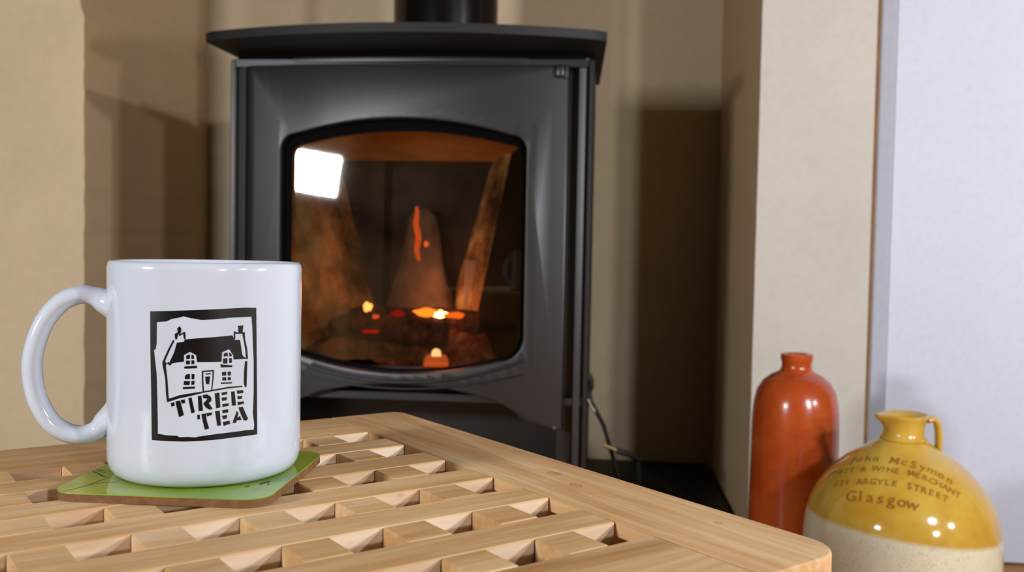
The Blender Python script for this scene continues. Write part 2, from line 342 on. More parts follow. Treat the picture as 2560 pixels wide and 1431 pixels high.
# white panelled door leaf standing proud of the wall, with its frame strip
struct(box('trim_1', .4005, .4065, 1.4560, 1.60, FZ, HZ, plain('brown_gap_filler', (140, 100, 60), .8, var=.2)))
bm = bmesh.new()
prism(bm, [(.4070, 1.4640), (.4270, 1.4440), (.4270, 1.60), (.4070, 1.60)], FZ, HZ, axis='z')
struct(from_bm('trim_2', bm, M['white_paint']))
d = box('door_1', .4278, 1.45, 1.4460, 1.49, FZ+.002, 2.1, M['white_paint'], bev=.0015); struct(d)
d['label'] = 'bluish white flush door right of the chimney breast'
struct(box('wall_alcove', .4280, 2.6, 1.4920, 1.62, FZ, HZ, M['wall']))
# hearth slab in the recess
hs = box('hearth', XL+.004, XR-.004, 1.262, YB-.004, FZ, FZ+.0269, M['slate'], bev=.002)
struct(hs)

# ------------------------------------------------------------------ stove
def arch_loop(x0, x1, zb, zt, rise_t, rise_b, rt, rb, n=14):
    """opening outline: top bulges up by rise_t, bottom bulges down by rise_b, rounded corners"""
    cx = (x0+x1)/2; hw = (x1-x0)/2
    def top(x): return zt+rise_t*(1-((x-cx)/hw)**2)
    def bot(x): return zb-rise_b*(1-((x-cx)/hw)**2)
    P = []
    for k in range(n+1):
        x = x0+rt+(x1-x0-2*rt)*k/n; P.append((x, top(x)))
    for k in range(1, 7):
        a = PI/2*(1-k/6); P.append((x1-rt+rt*math.cos(a), top(x1-rt)-rt+rt*math.sin(a)))
    for k in range(0, 6):
        a = -PI/2*(k/6); P.append((x1-rb+rb*math.cos(a), bot(x1-rb)+rb+rb*math.sin(a)))
    for k in range(n+1):
        x = x1-rb-(x1-x0-2*rb)*k/n; P.append((x, bot(x)))
    for k in range(1, 7):
        a = -PI/2-PI/2*k/6; P.append((x0+rb+rb*math.cos(a), bot(x0+rb)+rb+rb*math.sin(a)))
    for k in range(0, 6):
        a = PI-PI/2*k/6; P.append((x0+rt+rt*math.cos(a), top(x0+rt)-rt+rt*math.sin(a)))
    return P
SX0, SX1, SY = -0.5333, -0.0145, 1.30
HT = FZ+.0269
stove = empty('wood_stove', ((SX0+SX1)/2, 1.44, HT))
tag(stove, 'dark grey steel wood-burning stove with arched glass door in the fireplace recess', 'stove')
OX, OY, OZ = stove.location
def sp(o):  # put a world-space part under the stove
    o.parent = stove; o.location = Vector(o.location)-Vector((OX, OY, OZ)); return o
# body shell: sides, back, top, bottom and front surround with openings for door and log store
bm = bmesh.new()
T = .008
bm_box(bm, SX0, SX0+T, SY+.012, 1.57, HT, .762, .002, 1)
bm_box(bm, SX1-T, SX1, SY+.012, 1.57, HT, .762, .002, 1)
bm_box(bm, SX0+T, SX1-T, 1.56, 1.57, HT, .762)
bm_box(bm, SX0+T, SX1-T, SY+.012, 1.56, .752, .762)
bm_box(bm, SX0+T, SX1-T, SY+.02, 1.56, .280, .290)
bm_box(bm, SX0+T, SX1-T, SY+.02, 1.56, HT, HT+.01)
bm_box(bm, -.058, -.030, 1.336, 1.342, HT, .762)
bm_box(bm, -.520, -.490, 1.336, 1.342, HT, .762)
sp(from_bm('body', bm, M['stove'], auto=35))
# front surround: left and right posts with rounded outer edges, head rail
def bow(o, s=.020, cx=-.274, hw=.25):
    me = o.data; bm = bmesh.new(); bm.from_mesh(me); ox = o.location.x
    for k in range(-14, 15):
        bmesh.ops.bisect_plane(bm, geom=list(bm.verts)+list(bm.edges)+list(bm.faces), plane_co=(cx+k*.0185-ox, 0, 0), plane_no=(1, 0, 0), dist=1e-6)
    for v in bm.verts: v.co.y += s*((v.co.x+ox-cx)/hw)**2
    bm.to_mesh(me); bm.free()
    for p in me.polygons: p.use_smooth = True
    me.set_sharp_from_angle(angle=math.radians(32)); return o
def post(x0, x1, z0, z1, r):
    bm = bmesh.new(); pts = []
    y0, y1 = SY, SY+.035
    left = x0 < -.3
    if left: corners = [((x0+r, y0+r), 180, 270)]
    pts = []
    if left:
        for k in range(9):
            a = math.radians(180+90*k/8); pts.append((x0+r+r*math.cos(a), y0+r+r*math.sin(a)))
        pts += [(x1, y0), (x1, y1), (x0, y1)]
    else:
        pts += [(x0, y0+.004), (x0+.003, y0), ]
        for k in range(9):
            a = math.radians(270+90*k/8); pts.append((x1-r+r*math.cos(a), y0+r+r*math.sin(a)))
        pts += [(x1, y1), (x0, y1)]
    prism(bm, pts, z0, z1, axis='z')
    return from_bm('post', bm, M['stove'], auto=40)
sp(bow(post(SX0, -.5125, HT, .765, .010)))
sp(bow(post(-.0380, SX1, HT, .765, .014)))
sp(bow(box('head_rail', -.5120, -.0460, SY+.003, SY+.03, .7575, .765, M['stove'], bev=.001)))
sp(bow(box('base_rail', -.5120, -.0460, SY+.010, SY+.03, HT, HT+.03, M['stove'], bev=.001)))
for x in (-.0305,):
    sp(tube('rivet', [(x, SY+.0175, .7575), (x, SY+.0215, .7575)], .0018, M['steel'], seg=10))
sp(tube('rivet', [(-.0600, SY+.0065, .2500), (-.0600, SY+.012, .2500)], .0022, M['steel'], seg=10))
# door slab with arched window and arched bottom edge
dx0, dx1 = -.5087, -.0500
win = arch_loop(-.4560, -.1050, .352, .650, .0285, .031, .022, .034)
out = [(dx0, .2450), (dx0, .7535), (dx1, .7535), (dx1, .2450)]
bx0, bx1 = -.455, -.1000
arc = []
for k in range(25):
    x = bx1+(bx0-bx1)*k/24; u = (x-(bx0+bx1)/2)/((bx1-bx0)/2)
    arc.append((x, .2450+.0600*math.sqrt(max(0, 1-u*u*.98))))
out = out+arc
bm = bmesh.new(); prism(bm, out, SY-.006, SY+.018, [win])
bmesh.ops.recalc_face_normals(bm, faces=bm.faces)
edges = [e for e in bm.edges if len(e.link_faces) == 2 and e.calc_face_angle(0) > 1.2 and all(abs(v.co.y-(SY-.006)) < 1e-5 for v in e.verts)]
bmesh.ops.bevel(bm, geom=edges, offset=.0018, segments=2, affect='EDGES', profile=.5)
door = sp(bow(from_bm('door', bm, M['stove'], auto=38)))
def dp(o):
    o.parent = door; o.location = Vector(o.location)-Vector(door.location)-Vector((OX, OY, OZ)); return o
# black rope seal and inner frame behind the opening
inner = arch_loop(-.4470, -.1120, .354, .640, .0240, .030, .018, .030)
bm = bmesh.new(); prism(bm, arch_loop(-.470, -.090, .335, .665, .0285, .031, .02, .03), SY+.0185, SY+.030, [inner])
dp(from_bm('glass_seal', bm, M['black']))
# thin raised lip under the window
lip = []
for k in range(31):
    x = -.455+.350*k/30; u = (x+.280)/.175
    lip.append(Vector((x, SY-.008+.020*((x+.274)/.25)**2, .343-.034*(1-u*u))))
dp(tube('window_lip', lip, .0022, M['stove'], seg=8))
lip = []
for k in range(31):
    x = -.455+.350*k/30; u = (x+.280)/.175
    lip.append(Vector((x, SY-.0065+.020*((x+.274)/.25)**2, .324-.024*(1-u*u))))
dp(tube('door_bead', lip, .0014, M['stove'], seg=8))
# ceramic glass with smoke stain
t = NT('stove_glass')
gl = t.new('ShaderNodeBsdfGlossy'); gl.inputs['Roughness'].default_value = .03; gl.inputs[0].default_value = (1, 1, 1, 1)
tr = t.new('ShaderNodeBsdfTransparent'); tr.inputs[0].default_value = (.86, .83, .78, 1)
fr = t.new('ShaderNodeFresnel'); fr.inputs[0].default_value = 1.5
mx = t.new('ShaderNodeMixShader'); t.link(fr.outputs[0], mx.inputs[0]); t.link(tr.outputs[0], mx.inputs[1]); t.link(gl.outputs[0], mx.inputs[2])
df = t.new('ShaderNodeBsdfDiffuse'); df.inputs[0].default_value = lin((170, 135, 85))
n = t.noise(9, 5, .6); sx = t.new('ShaderNodeSeparateXYZ'); tc = t.new('ShaderNodeTexCoord'); t.link(tc.outputs['Generated'], sx.inputs[0])
edge = t.ramp(sx.outputs['X'], [(.0, (.40, .40, .40, 1)), (.35, (.06, .06, .06, 1)), (1, (.0, .0, .0, 1))])
st = t.ramp(n.outputs[0], [(.38, (0, 0, 0, 1)), (.75, (1, 1, 1, 1))])
mm = t.new('ShaderNodeMath', operation='MULTIPLY'); t.link(edge.outputs[0], mm.inputs[0]); t.link(st.outputs[0], mm.inputs[1])
mx2 = t.new('ShaderNodeMixShader'); t.link(mm.outputs[0], mx2.inputs[0]); t.link(mx.outputs[0], mx2.inputs[1]); t.link(df.outputs[0], mx2.inputs[2])
t.link(mx2.outputs[0], t.out.inputs[0]); M['glass'] = t.m
dp(box('glass_pane', -.462, -.098, SY+.031, SY+.034, .335, .668, M['glass']))
# hinge knuckle at the top right corner of the door
hk = dp(box('hinge', -.0672, -.0555, SY-.001, SY+.010, .7360, .7530, M['stove'], bev=.003))
dp(box('hinge_leaf', -.0552, -.0510, SY+.004, SY+.012, .7350, .7535, M['stove'], bev=.001))
# bowed top plate
def plate(zt, zb, grow, name, mat):
    P = []
    for k in range(41):
        u = -1+2*k/40
        P.append((-.2700+u*(.2715+grow), 1.188+.052*abs(u)**2.0-grow*.6+.006*(max(0, abs(u)-.96)/.04)**2))
    P += [(-.009, 1.575), (-.531, 1.575)]
    bm = bmesh.new(); prism(bm, P, zb, zt, axis='z')
    es = [e for e in bm.edges if len(e.link_faces) == 2 and e.calc_face_angle(0) > 1.2 and abs(e.verts[0].co.z-e.verts[1].co.z) < 1e-6]
    bmesh.ops.bevel(bm, geom=es, offset=.0015, segments=2, affect='EDGES')
    return from_bm(name, bm, mat, auto=38)
sp(plate(.7845, .7725, 0, 'top_plate', M['stove_top']))
sp(box('top_collar', SX0+.012, SX1-.012, SY+.012, 1.565, .7620, .7725, M['black']))
# flue pipe with socket
flue = lathe('flue_pipe', [(.0815, .7850), (.0815, HZ-.002), (.078, HZ-.002), (.078, .7850), (.0815, .7850)], M['enamel'], seg=64)
flue.location = (-.2515, 1.48, 0)
sp(flue)
# firebox lining
t = NT('firebrick'); t.principled(lin((150, 112, 66)), .9, .1)
n = t.noise(10, 5, .65); n2 = t.noise(60, 4)
r = t.ramp(n.outputs[0], [(.36, lin((60, 40, 24))), (.50, lin((150, 112, 68))), (.64, lin((220, 184, 126)))])
t.link(r.outputs[0], t.p.inputs['Base Color']); t.bump(n2.outputs[0], .5, .002); M['brick'] = t.m
M['brick_dark'] = plain('sooty_brick', (58, 48, 54), .9, .15, var=.35, scale=12, bumpst=.4)
def quad_slab(name, pts, thick, mat):
    """pts: 4 world points, counter-clockwise seen from the fire; thickness away from it"""
    P = [Vector(p) for p in pts]; n = (P[1]-P[0]).cross(P[3]-P[0]).normalized()
    bm = bmesh.new(); a = [bm.verts.new(p) for p in P]; b = [bm.verts.new(p-n*thick) for p in P]
    bm.faces.new(a); bm.faces.new(b[::-1])
    for i in range(4): bm.faces.new((a[i], a[(i+1) % 4], b[(i+1) % 4], b[i]))
    return from_bm(name, bm, mat)
sp(quad_slab('back_brick', [(-.480, 1.548, .30), (-.3625, 1.548, .30), (-.3625, 1.548, .70), (-.480, 1.548, .70)], .004, M['brick_dark']))
sp(quad_slab('back_brick', [(-.3490, 1.548, .30), (-.060, 1.548, .30), (-.060, 1.548, .70), (-.3490, 1.548, .70)], .004, M['brick_dark']))
sp(quad_slab('side_brick', [(-.4900, 1.345, .300), (-.350, 1.545, .300), (-.455, 1.545, .700), (-.4900, 1.345, .700)], .012, M['brick']))
sp(quad_slab('side_brick', [(-.275, 1.545, .300), (-.212, 1.477, .300), (-.134, 1.477, .700), (-.165, 1.545, .700)], .012, M['brick']))
sp(quad_slab('side_plate', [(-.2115, 1.4765, .300), (-.090, 1.345, .300), (-.075, 1.345, .700), (-.1335, 1.4765, .700)], .012, M['black']))
sp(quad_slab('baffle', [(-.52, 1.345, .672), (-.03, 1.345, .672), (-.03, 1.53, .640), (-.52, 1.53, .640)], -.010, plain('vermiculite_baffle', (196, 158, 98), .9, .1, var=.2, scale=25)))
sp(box('brick_gap', -.3645, -.3470, 1.553, 1.556, .30, .70, M['black']))
sp(box('fire_bars', -.500, -.06, 1.340, 1.350, .29, .325, M['iron'], bev=.002))
# pale upright slab standing on the right of the fire
tag(box('ledge_slab', -.2180, -.1790, 1.500, 1.520, .39, .480, plain('pale_slab', (150, 132, 118), .9, .1, var=.15)), 'pale upright slab at the right of the fire inside the stove', 'brick')
# ash bed
t = NT('ash'); t.principled(lin((70, 42, 30)), .95, .05)
n = t.noise(35, 5, .7); r = t.ramp(n.outputs[0], [(.35, lin((20, 11, 8))), (.55, lin((110, 60, 42))), (.75, lin((160, 112, 86)))])
t.link(r.outputs[0], t.p.inputs['Base Color']); t.bump(n.outputs[0], .8, .006); M['ash'] = t.m
bm = bmesh.new(); rnd = random.Random(5)
nx, ny = 36, 18; g = []
for j in range(ny+1):
    row = []
    for i in range(nx+1):
        u, v = i/nx, j/ny
        h = .318+.045*min(1, v*2.2)+.012*math.sin(u*9+v*4)+.008*math.sin(u*23-v*13)+rnd.uniform(-.003, .003)
        row.append(bm.verts.new((-.475+.385*u, 1.40+.14*v, h)))
    g.append(row)
for j in range(ny):
    for i in range(nx): bm.faces.new((g[j][i], g[j][i+1], g[j+1][i+1], g[j+1][i]))
ash = from_bm('ash_bed', bm, M['ash'], smooth=True)
ash['kind'] = 'stuff'; tag(ash, 'bed of dark ash and cinders on the firebox floor', 'ash')
# charred logs
def log(name, p0, p1, r, mat, label):
    rnd = random.Random(hash(label) % 99 if False else len(label)*7+int(r*1e4))
    P0, P1 = Vector(p0), Vector(p1); ax = (P1-P0).normalized()
    s = ax.cross(Vector((0, 0, 1))).normalized(); u = s.cross(ax)
    bm = bmesh.new(); rings = []; S = 16; N = 10
    for i in range(N+1):
        c = P0.lerp(P1, i/N); rr = r*(1 if 0 < i < N else .86)
        ph = [1+.12*math.sin(3*2*PI*k/S+i*.5)+rnd.uniform(-.07, .07) for k in range(S)]
        rings.append([bm.verts.new(c+(s*math.cos(2*PI*k/S)+u*math.sin(2*PI*k/S))*rr*ph[k]) for k in range(S)])
    for a, b in zip(rings, rings[1:]):
        for k in range(S): bm.faces.new((a[k], a[(k+1) % S], b[(k+1) % S], b[k]))
    bm.faces.new(rings[0]); bm.faces.new(rings[-1][::-1])
    return tag(from_bm(name, bm, mat, auto=30), label, 'log')
t = NT('charred_wood'); t.principled(lin((22, 14, 12)), .85, .2)
n = t.noise(40, 5, .7); r = t.ramp(n.outputs[0], [(.4, lin((12, 7, 6))), (.58, lin((78, 38, 26))), (.8, lin((140, 90, 64)))])
t.link(r.outputs[0], t.p.inputs['Base Color']); t.bump(n.outputs[0], 1, .006); M['char'] = t.m
log('logs_and_smoke', (-.415, 1.455, .372), (-.235, 1.430, .366), .021, M['char'], 'charred log lying along the front of the fire behind the stove glass')
log('logs_and_smoke', (-.330, 1.500, .385), (-.140, 1.470, .372), .022, M['char'], 'burning log at the back right of the fire with glowing underside')
log('logs_and_smoke', (-.400, 1.505, .385), (-.345, 1.440, .398), .014, M['char'], 'short charred log end resting across at the left of the fire')
# embers
def blob(name, c, sx_, sy_, sz_, mat, label, cat='ember', group=None, seed=1):
    rnd = random.Random(seed); bm = bmesh.new()
    bmesh.ops.create_icosphere(bm, subdivisions=3, radius=1)
    for v in bm.verts:
        k = 1+.15*math.sin(v.co.x*5+seed)+.12*math.sin(v.co.y*7+seed*2)+.1*math.sin(v.co.z*6)
        v.co = Vector((v.co.x*sx_*k, v.co.y*sy_*k, v.co.z*sz_*k))
    return tag(from_bm(name, bm, mat, loc=c, smooth=True), label, cat, group)
blob('ember', (-.2480, 1.440, .3960), .013, .008, .0052, emit('white_hot', (255, 226, 150), 9), 'white-hot ember at the middle of the fire, brightest of all', seed=1)
blob('ember', (-.2660, 1.438, .3985), .0225, .010, .0062, emit('orange_hot', (255, 130, 34), 2.6), 'long orange ember around the white-hot centre of the fire', seed=2)
blob('ember', (-.2250, 1.442, .3945), .017, .008, .0045, emit('orange_hot2', (255, 104, 26), 1.6), 'orange ember tailing right of the white-hot centre', seed=6)
blob('ember', (-.3600, 1.432, .4050), .0066, .006, .0070, emit('yellow_hot', (255, 170, 84), 3.2), 'round yellow-orange ember at the left of the fire', seed=3)
blob('ember', (-.3450, 1.425, .3905), .0050, .004, .0030, emit('red_hot', (240, 80, 50), 1.3), 'small pinkish red ember below the round left ember', seed=4)
blob('ember', (-.3470, 1.405, .3690), .0125, .004, .0025, emit('deep_red', (190, 10, 8), .9), 'dull red ember streak low on the left of the fire', seed=5)
blob('ember', (-.3130, 1.440, .3945), .010, .006, .0060, emit('deep_red2', (200, 22, 14), .55), 'dull red ember between the left ember and the bright middle', seed=8)
M['smoke_cone'] = plain('smoke_brown', (104, 84, 72), .95, .05, var=.3, scale=30, bumpst=.5)  # solid brown cone built in place of the smoke around the flame
bm = bmesh.new(); rings = []
for z, r0 in ((.36, .062), (.40, .056), (.44, .046), (.48, .033), (.52, .027), (.55, .022), (.562, .010)):
    rings.append([bm.verts.new((-.2900+r0*math.cos(k*PI/8)*(1+.1*math.sin(k*3+z*40)), 1.510+r0*.45*math.sin(k*PI/8), z)) for k in range(16)])
for a, b in zip(rings, rings[1:]):
    for k in range(16): bm.faces.new((a[k], a[(k+1) % 16], b[(k+1) % 16], b[k]))
bm.faces.new(rings[-1])
tag(from_bm('logs_and_smoke', bm, M['smoke_cone'], smooth=True), 'brown cone added in place of smoke behind the flame tongue', 'log')
# flame tongue and flying spark
fl = tube('flame', catmull([(-.2830, 1.450, .478), (-.2865, 1.450, .495), (-.2845, 1.450, .515), (-.2885, 1.450, .535), (-.2870, 1.450, .552), (-.2880, 1.450, .562)], 6),
     [.0022+.0024*math.sin(PI*(i/30)**.8) for i in range(31)], emit('flame_orange', (240, 92, 40), .85), seg=10)
tag(fl, 'thin orange flame tongue rising at the middle of the firebox', 'flame')
blob('spark', (-.2722, 1.450, .5043), .0036, .002, .0044, emit('spark_orange', (255, 110, 50), 1.2), 'tiny orange spark right of the flame tongue', 'spark', seed=9)
# small tea light glowing behind the foot of the glass
tl = empty('tea_light', (-.2385, 1.365, .2900)); tag(tl, 'small glowing tea light in an amber cup behind the bottom of the stove glass', 'candle')
lathe('cup', [(.001, .0), (.012, .0), (.0165, .018), (.0184, .036), (.0178, .044), (.0140, .050), (.001, .048)], emit_grad('amber_cup', [(0, lin((70, 10, 4))), (.6, lin((190, 62, 22))), (1, lin((235, 110, 50)))], .75), tl, seg=32)
lathe('flame', [(.0005, .044), (.0050, .0455), (.0070, .049), (.0073, .052), (.0064, .056), (.0042, .0590), (.0004, .0603)], emit('candle_flame', (255, 196, 128), 1.9), tl, seg=24)
point('ember_glow', (-.25, 1.44, .425), .02, .24, (1.0, .30, .10))
point('ember_glow_back', (-.27, 1.50, .47), .02, .05, (1.0, .50, .3))
point('ember_glow_left', (-.36, 1.415, .430), .015, .05, (1.0, .25, .08))

# dark log store below the door: a split log stack is hidden in shadow
# ------------------------------------------------------------------ fire poker leaning at the right side of the stove
pk = empty('fire_poker', (.0495, 1.40, HT)); tag(pk, 'black iron poker with crook handle and brass ferrule, leaning at the right of the stove', 'poker')
def pp(o): o.location = Vector(o.location)-Vector(pk.location); o.parent = pk; return o
pp(tube('crook', catmull([(-.0180, 1.42, .3135), (-.0125, 1.42, .3050), (-.0110, 1.42, .2950), (-.0145, 1.42, .2840), (-.0120, 1.42, .2740)], 5), .0052, M['iron'], seg=10))
pp(tube('grip', [(-.0150, 1.415, .3090), (-.0185, 1.415, .2960), (-.0190, 1.415, .2830), (-.0110, 1.415, .2660), (-.0040, 1.415, .2560)], .0018, M['steel'], seg=8))
pp(tube('shaft', [(-.0120, 1.42, .2740), (.0090, 1.42, .2360), (.0300, 1.425, .1700), (.0495, 1.43, HT+.003)], .0032, M['iron'], seg=10))
sh = empty('fire_shovel', (.03, 1.40, HT)); tag(sh, 'dark hearth shovel with a short brass collar, low beside the stove', 'shovel')
def ps(o): o.location = Vector(o.location)-Vector(sh.location); o.parent = sh; return o
ps(tube('collar', [(.0105, 1.40, .2095), (.0310, 1.40, .2010)], .0024, M['brass'], seg=10))
ps(tube('shaft', [(.0300, 1.40, .2015), (.0500, 1.40, .1960), (.0620, 1.42, .1850)], .0045, M['iron'], seg=10))
ps(tube('shank', [(.0620, 1.42, .1850), (.0660, 1.43, .1400), (.0660, 1.435, HT+.002)], .0035, M['iron'], seg=10))

# ------------------------------------------------------------------ lattice table
CT, ST_ = math.cos(.7224), math.sin(.7224)
def t2w(u, v):
    x, y = u+.24137542, v+.46438316
    return (CT*x-ST_*y, ST_*x+CT*y)
ZT = .39692
PU, HA, PV, HB = .03902, .02093, .040456, .019982
NC, NR = 8, 6
x0, y0 = t2w(-.12, -.10)
table = empty('lattice_table', (x0, y0, FZ), (0, 0, .7224))
tag(table, 'low pale wooden table with a lattice top of crossed slats and square holes', 'table')
TH = ZT-FZ
def tl_(u, v): return (u+.12, v+.10)   # table coordinates -> local
UL = -(NC-1)*PU-HA
UR, VF, VN = .0466, .0496, -NR*PV+(PV-HB)-.0502
UO = UL-.0466
def tpart(name, u0, u1, v0, v1, z0, z1, mat, bev=.0006, mesh=None, rot=0):
    cu, cv = tl_((u0+u1)/2, (v0+v1)/2)
    L, W = (u1-u0), (v1-v0)
    if rot: L, W = W, L
    key = (name, round(L, 4), round(W, 4))
    if key in tpart.cache:
        o = bpy.data.objects.new(name, tpart.cache[key]); COL.objects.link(o); o.parent = table
    else:
        bm = bmesh.new(); bm_box(bm, -L/2, L/2, -W/2, W/2, z0-z1, 0, bev, 1)
        o = from_bm(name, bm, mat, table, auto=30); tpart.cache[key] = o.data
        if name == 'slat': pale_sides(o.data)
    o.location = (cu, cv, TH-(ZT-z1)); o.rotation_euler = (0, 0, PI/2 if rot else 0)
    return o
tpart.cache = {}
def pale_sides(me):      # sawn long faces inside the holes are raw, paler wood
    me.materials.append(M['beech_side'])
    for p in me.polygons:
        if abs(p.normal.y) > .9: p.material_index = 1
SL = .0135
VI = -NR*PV+(PV-HB)      # inner edge of near board
for i in range(NR-1):
    v1 = -(i*PV+HB); v0 = -(i+1)*PV
    tpart('slat', UL+.0001, -.0001, v0+.00012, v1-.00012, ZT-SL, ZT-random.uniform(0, .00022), M['beech'])
for i in range(NR):
    for c in range(NC-1):
        u1 = -c*PU-HA; u0 = -(c+1)*PU
        tpart('cross_block', u0+.0001, u1-.0001, -(i*PV+HB)+.00012, -i*PV-.00012, ZT-SL, ZT-random.uniform(0, .0003), M['beech'])
# frame boards with rounded outer corners; inner lip thin, outer part thick
def frame_board(pts_top, pts_low, along):
    bm = bmesh.new()
    prism(bm, [tl_(*p) for p in pts_top], TH-.0058, TH, axis='z')
    bmesh.ops.recalc_face_normals(bm, faces=bm.faces)
    es = [e for e in bm.edges if len(e.link_faces) == 2 and e.calc_face_angle(0) > 1.0 and all(v.co.z > TH-1e-5 for v in e.verts)]
    bmesh.ops.bevel(bm, geom=es, offset=.0011, segments=3, affect='EDGES', profile=.5)
    prism(bm, [tl_(*p) for p in pts_low], TH-.024, TH-.0058, axis='z')
    if along == 'v':   # local X must run along the grain
        R = Matrix.Rotation(-PI/2, 4, 'Z'); bmesh.ops.transform(bm, matrix=R, verts=bm.verts)
        return from_bm('frame_board', bm, M['beech_dark'], table, None, (0, 0, PI/2), auto=30)
    return from_bm('frame_board', bm, M['beech_dark'], table, auto=30)
RC = .016
def corner(cx, cy, r, a0, n=8): return [(cx+r*math.cos(math.radians(a0+90*k/n)), cy+r*math.sin(math.radians(a0+90*k/n))) for k in range(n+1)]
top = [(0, VF), ][:0]+[(0.00005, VN)]+corner(UR-RC, VN+RC, RC, -90)+corner(UR-.008, VF-.008, .008, 0)+[(0.00005, VF)]
low = [(.012, VN)]+corner(UR-RC, VN+RC, RC, -90)+corner(UR-.008, VF-.008, .008, 0)+[(.012, VF)]
right = frame_board(top, low, 'v'); right.data.materials[0] = M['beech_knotty']
top = [(UL-.00005, VF)]+corner(UO+.008, VF-.008, .008, 90)+corner(UO+RC, VN+RC, RC, 180)+[(UL-.00005, VN)]
low = [(UL-.012, VF)]+corner(UO+.008, VF-.008, .008, 90)+corner(UO+RC, VN+RC, RC, 180)+[(UL-.012, VN)]
frame_board(top, low, 'v')
far = frame_board([(UL, .00005), (-.0001, .00005), (-.0001, VF), (UL, VF)], [(UL-.011, .012), (.0115, .012), (.0115, VF), (UL-.011, VF)], 'u')
pale_sides(far.data)
frame_board([(UL, VN), (-.0001, VN), (-.0001, VI-.00005), (UL, VI-.00005)], [(UL-.011, VN), (.0115, VN), (.0115, VI-.012), (UL-.011, VI-.012)], 'u')
# square legs with an apron
for u in (UO+.012, UR-.044):
    for v in (VN+.012, VF-.044):
        a, b = tl_(u, v); bm = bmesh.new(); bm_box(bm, 0, .032, 0, .032, 0, TH-.0241, .002, 1)
        from_bm('leg', bm, M['beech_dark'], table, (a, b, 0))
for (u0, u1, v0, v1) in ((UO+.044, UR-.044, VN+.018, VN+.034), (UO+.044, UR-.044, VF-.034, VF-.018), (UR-.034, UR-.018, VN+.044, VF-.044), (UO+.018, UO+.034, VN+.044, VF-.044)):
    a, b = tl_(u0, v0); c_, d_ = tl_(u1, v1)
    bm = bmesh.new(); bm_box(bm, a, c_, b, d_, TH-.070, TH-.0241, .001, 1); from_bm('apron', bm, M['beech_dark'], table)

# ------------------------------------------------------------------ coaster
cw = t2w(-.1107, -.0548)
ang = math.radians(50.2)+.7224
coaster = empty('coaster', (cw[0], cw[1], ZT+.0001), (0, 0, ang)); tag(coaster, 'square green drinks coaster with brown hardboard edge under the mug', 'coaster')
HS = .0440
o_ = rrect(-HS, HS, -HS, HS, .0105, 8)
bm = bmesh.new(); prism(bm, o_, 0, .0031, axis='z'); from_bm('base', bm, M['hardboard'], coaster, auto=30)
t = NT('coaster_green'); t.principled(lin((150, 190, 60)), .12, .5, coat=.4)
n = t.noise(28, 2); r = t.ramp(n.outputs[0], [(.35, lin((112, 158, 36))), (.5, lin((142, 166, 44))), (.65, lin((160, 178, 62)))])
t.link(r.outputs[0], t.p.inputs['Base Color']); M['green'] = t.m
bm = bmesh.new(); prism(bm, o_, .0031, .0035, axis='z'); from_bm('laminate', bm, M['green'], coaster, auto=30)
def ribbon(pts, w0, z, thick=.00008):
    bm = bmesh.new(); P = catmull([(p[0], p[1], 0) for p in pts], 5); n = len(P); A, B = [], []
    for i, p in enumerate(P):
        tt = (P[min(i+1, n-1)]-P[max(i-1, 0)]).normalized(); s = Vector((-tt.y, tt.x, 0))
        ww = w0*(.35+.65*math.sin(PI*(.15+.7*i/(n-1))))/2
        A.append(bm.verts.new((p.x+s.x*ww, p.y+s.y*ww, z))); B.append(bm.verts.new((p.x-s.x*ww, p.y-s.y*ww, z)))
    for i in range(n-1): bm.faces.new((A[i], B[i], B[i+1], A[i+1]))
    return bm
M['coaster_ink'] = plain('coaster_ink', (24, 48, 14), .2, .5, var=.1)
M['lilac'] = plain('coaster_lilac', (150, 150, 170), .2, .5, var=.1)
for k, L in enumerate(COASTER_LINES):
    pts = []
    for a, b in L:
        du, dv = a/1000+.1107, b/1000+.0548
        c_, s_ = math.cos(-math.radians(50.2)), math.sin(-math.radians(50.2))
        pts.append((c_*du-s_*dv, s_*du+c_*dv))
    wid = [.0006, .0006, .0009, .0006, .0005, .0014, .0018, .0006, .0012, .0007][k]
    from_bm('printed_line', ribbon(pts, wid, .00354), M['lilac'] if k in (7, 8) else M['coaster_ink'], coaster)

# ------------------------------------------------------------------ mug
MX, MY, MZ = -.1717, .3979, ZT+.0036
PHI0 = math.atan2(-MY, -MX)
mug = empty('mug', (MX, MY, MZ)); tag(mug, 'white ceramic mug with a black printed cottage picture, on the green coaster', 'mug')
R, H = .0405, .0914
prof = [(.0005, .0030), (.030, .0030), (.0325, .0008), (.0345, .0), (.0362, .0004), (.0382, .0018), (.0397, .0042), (.0404, .0075), (R, .012)]
prof += [(R, .012+(H-.0165)*k/8) for k in range(1, 9)]
prof += [(R, H-.0028), (.0402, H-.0012), (.0394, H-.0002), (.0386, H), (.0378, H-.0004), (.0372, H-.0016), (.0369, H-.005), (.0368, .030), (.0366, .012), (.035, .008), (.032, .0062), (.0005, .006)]
lathe('body', prof, M['ceramic'], mug, seg=160)
side = Vector((.91816, .39620, 0)); nv = Vector((.39620, -.91816, 0))
hpts = catmull([side*(a/1000)+Vector((0, 0, b/1000-.0001)) for a, b in HANDLE], 6)
N = len(hpts); rad = []
for i in range(N):
    s = i/(N-1); e = min(s, 1-s)
    rad.append(.0040+.0042*max(0, (.16-e)/.16)**1.6)
tube('handle', hpts, rad, M['ceramic'], mug, seg=24, nrm=nv, flat=1.35)
